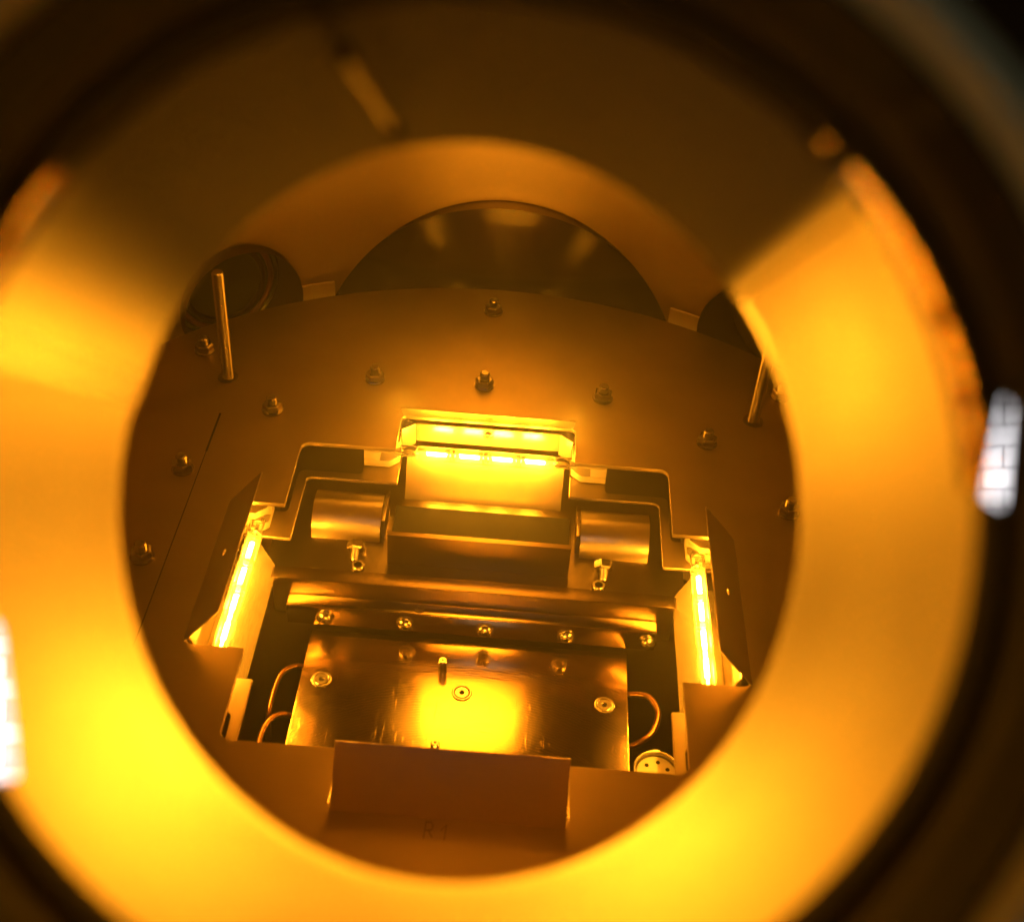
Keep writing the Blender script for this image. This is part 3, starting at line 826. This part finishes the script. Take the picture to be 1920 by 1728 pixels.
# glass cord and beads standing in for glints on the snap ring
sr = empty('glint_cord', CAM + AX * 0.166); tag(sr, 'thin beaded amber cord standing in for snap ring glints at the near end of the porthole tube', 'snap ring')
bm = bmesh.new(); n = 160
seg = lambda a0, a1: [tube_pt(0.1585, RT - 0.0017, a0 + (a1 - a0) * k / 60) for k in range(61)]
add_tube(bm, [p - sr.location for p in seg(math.radians(2), math.radians(41))], 0.0014, 10)
fin('glint_strand', bm, 'wire', sr, 50)  # 'wire' is the glass standing in for glints
bm = bmesh.new(); add_tube(bm, [p - sr.location for p in seg(math.radians(140), math.radians(158))], 0.0013, 10)
fin('glint_strand', bm, 'wire', sr, 50)
for k, a in enumerate((45.0, 21.5, 12.0, 6.0, 141.0, 150.0)):
    bm = bmesh.new(); bmesh.ops.create_uvsphere(bm, u_segments=14, v_segments=10, radius=0.00135)
    o = fin('glint_bead', bm, 'wire', sr, 60); o.location = tube_pt(0.1585, RT - 0.0019, math.radians(a)) - sr.location
# added dark sheet whose colour stands in for shade along the tube top
sh = empty('tube_shade_leaf', CAM + AX * 0.19 + TE2 * RT); tag(sh, 'dark curved sheet added for the shade along the top of the porthole tube', 'tube_shade')
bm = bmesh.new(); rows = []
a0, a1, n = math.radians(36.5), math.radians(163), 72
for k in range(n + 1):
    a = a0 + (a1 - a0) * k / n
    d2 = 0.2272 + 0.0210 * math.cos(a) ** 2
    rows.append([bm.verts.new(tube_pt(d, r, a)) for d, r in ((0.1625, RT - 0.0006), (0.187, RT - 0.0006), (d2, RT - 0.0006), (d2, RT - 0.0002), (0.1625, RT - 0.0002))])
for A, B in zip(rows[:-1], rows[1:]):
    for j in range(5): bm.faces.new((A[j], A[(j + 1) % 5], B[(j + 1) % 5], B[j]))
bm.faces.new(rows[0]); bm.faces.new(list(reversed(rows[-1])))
world_child('shade_sheet', bm, 'tube_shade', sh, 40)
# slim rod on the upper wall
sl = empty('slim_rod', tube_pt(0.19, RT - 0.002, math.radians(102)))
tag(sl, 'slim rod with dark ends lying along the dark top of the porthole tube', 'rod')
pA = tube_pt(0.1710, RT - 0.0028, math.radians(104.9)); pB = tube_pt(0.2100, RT - 0.0028, math.radians(100.4))
tube('rod', [pA - sl.location, pB - sl.location], 0.0007, 'dark', sl, 12)
for p in (pA, pB):
    bm = bmesh.new(); bmesh.ops.create_uvsphere(bm, u_segments=14, v_segments=10, radius=0.0017)
    o = fin('end_ball', bm, 'rubber', sl, 60); o.location = p - sl.location

# polished facets added to mirror a daylit white brick wall behind the viewer
BW = CAM - AX * 1.5
def make_brickwall():
    t = empty('brick_wall', BW)
    t.matrix_world = Matrix.Translation(BW) @ Matrix((TE1, TE2, -AX)).transposed().to_4x4()
    box('mortar_bed', (-0.135, 0.135, -0.150, 0.150, 0.012, 0.030), 'mortar', t, 0.0)
    me = None
    for r in range(10):
        for c in range(4):
            x = -0.125 + c * 0.062 + (0.031 if r % 2 else 0) - 0.015; y = -0.145 + r * 0.0292
            if me is None:
                o = box('brick', (0, 0.0600, 0, 0.0272, 0, 0.013), 'brick', t, 0.0012); me = o.data
            else:
                o = link('brick', me, None, t)
            o.location = (x, y, random.uniform(-0.0015, 0.0015))
    return t
bwl = make_brickwall()
tag(bwl, 'white painted brick wall behind the viewer, seen only in the polished facets', 'wall')
def facet(name_label, pix, d):
    pts = [CAM + p for p in pix]
    c = sum(pts, V()) / len(pts)
    aim = BW + TE1 * (0.07 if name_label.startswith('small') else -0.02)
    nrm = ((CAM - c).normalized() + (aim - c).normalized()).normalized()
    view = (c - CAM).normalized()
    # drop the corner points onto the mirror plane along the line of sight
    P = []
    for p in pts:
        r = (p - CAM).normalized()
        t = (c - CAM).dot(nrm) / r.dot(nrm)
        P.append(CAM + r * t)
    t = empty('mirror_facet', c)
    bm = bmesh.new()
    A = [bm.verts.new(p - c) for p in P]; B = [bm.verts.new(p - c - nrm * 0.0008) for p in P]
    bm.faces.new(A); bm.faces.new(list(reversed(B)))
    k = len(P)
    for j in range(k): bm.faces.new((A[j], A[(j + 1) % k], B[(j + 1) % k], B[j]))
    fin('mirror', bm, 'mirror', t)
    bm = bmesh.new(); add_tube(bm, [-nrm * 0.0009, -nrm * 0.0009 + ((c - CAM) - AX * (c - CAM).dot(AX)).normalized() * 0.004], 0.0006, 8)
    fin('added_facet_stem', bm, 'rubber', t, 40)
    return t
def tp(x, y, d): return AX * d + TE1 * x + TE2 * y
f1 = facet('tall', [tp(0.0662, 0.0140, .15), tp(0.0635, 0.0012, .15), tp(0.0651, 0.0003, .15), tp(0.0663, 0.0140, .15)], .15)
tag(f1, 'white glare wedge with brick pattern at the right rim of the porthole', 'facet', 'added polished facets at the rim')
f2 = facet('small', [tp(-0.0547, -0.0140, .15), tp(-0.05230, -0.0312, .15), tp(-0.0590, -0.0312, .15), tp(-0.0600, -0.0140, .15)], .15)
tag(f2, 'white glare strip cut off by the lower left picture edge', 'facet', 'added polished facets at the rim')
# faint room light on the outer flange ring
rl_ = bpy.data.lights.new('room_light', 'SPOT'); rl_.energy = 0.35; rl_.color = (1.0, 0.92, 0.50); rl_.spot_size = math.radians(26); rl_.spot_blend = 0.8; rl_.shadow_soft_size = 0.03
ro = bpy.data.objects.new('room_light', rl_); COL.objects.link(ro)
ro.location = CAM - AX * 0.10 - TE1 * 0.16 - TE2 * 0.13
ro.rotation_euler = (tube_pt(0.125, 0.067, math.radians(42)) - ro.location).to_track_quat('-Z', 'Y').to_euler()
# daylight on the brick wall (a window behind the viewer)
la = bpy.data.lights.new('window_daylight', 'AREA'); la.shape = 'SQUARE'; la.size = 0.3; la.energy = 13.0; la.color = (1.0, 0.97, 1.0)
lo = bpy.data.objects.new('window_daylight', la); COL.objects.link(lo)
lo.matrix_world = Matrix.Translation(CAM - AX * 1.0) @ Matrix((TE1, TE2, AX)).transposed().to_4x4()

# thin haze volume added in and before the chamber to make the lamps glow
hm = bpy.data.materials.new('added_thin_haze'); hm.use_nodes = True
nt = hm.node_tree; nt.nodes.remove(nt.nodes['Principled BSDF'])
vs = N(nt, 'ShaderNodeVolumePrincipled'); vs.inputs['Color'].default_value = (0.9, 0.9, 0.9, 1); vs.inputs['Density'].default_value = 0.065; vs.inputs['Anisotropy'].default_value = 0.75
nt.links.new(vs.outputs[0], nt.nodes['Material Output'].inputs['Volume'])
bm = bmesh.new(); add_box(bm, -0.62, 0.62, -2.3, 0.62, -1.29, 2.0)
tag(fin('added_haze', bm, hm), 'thin haze added for the glow around the lamps', None, kind='stuff')
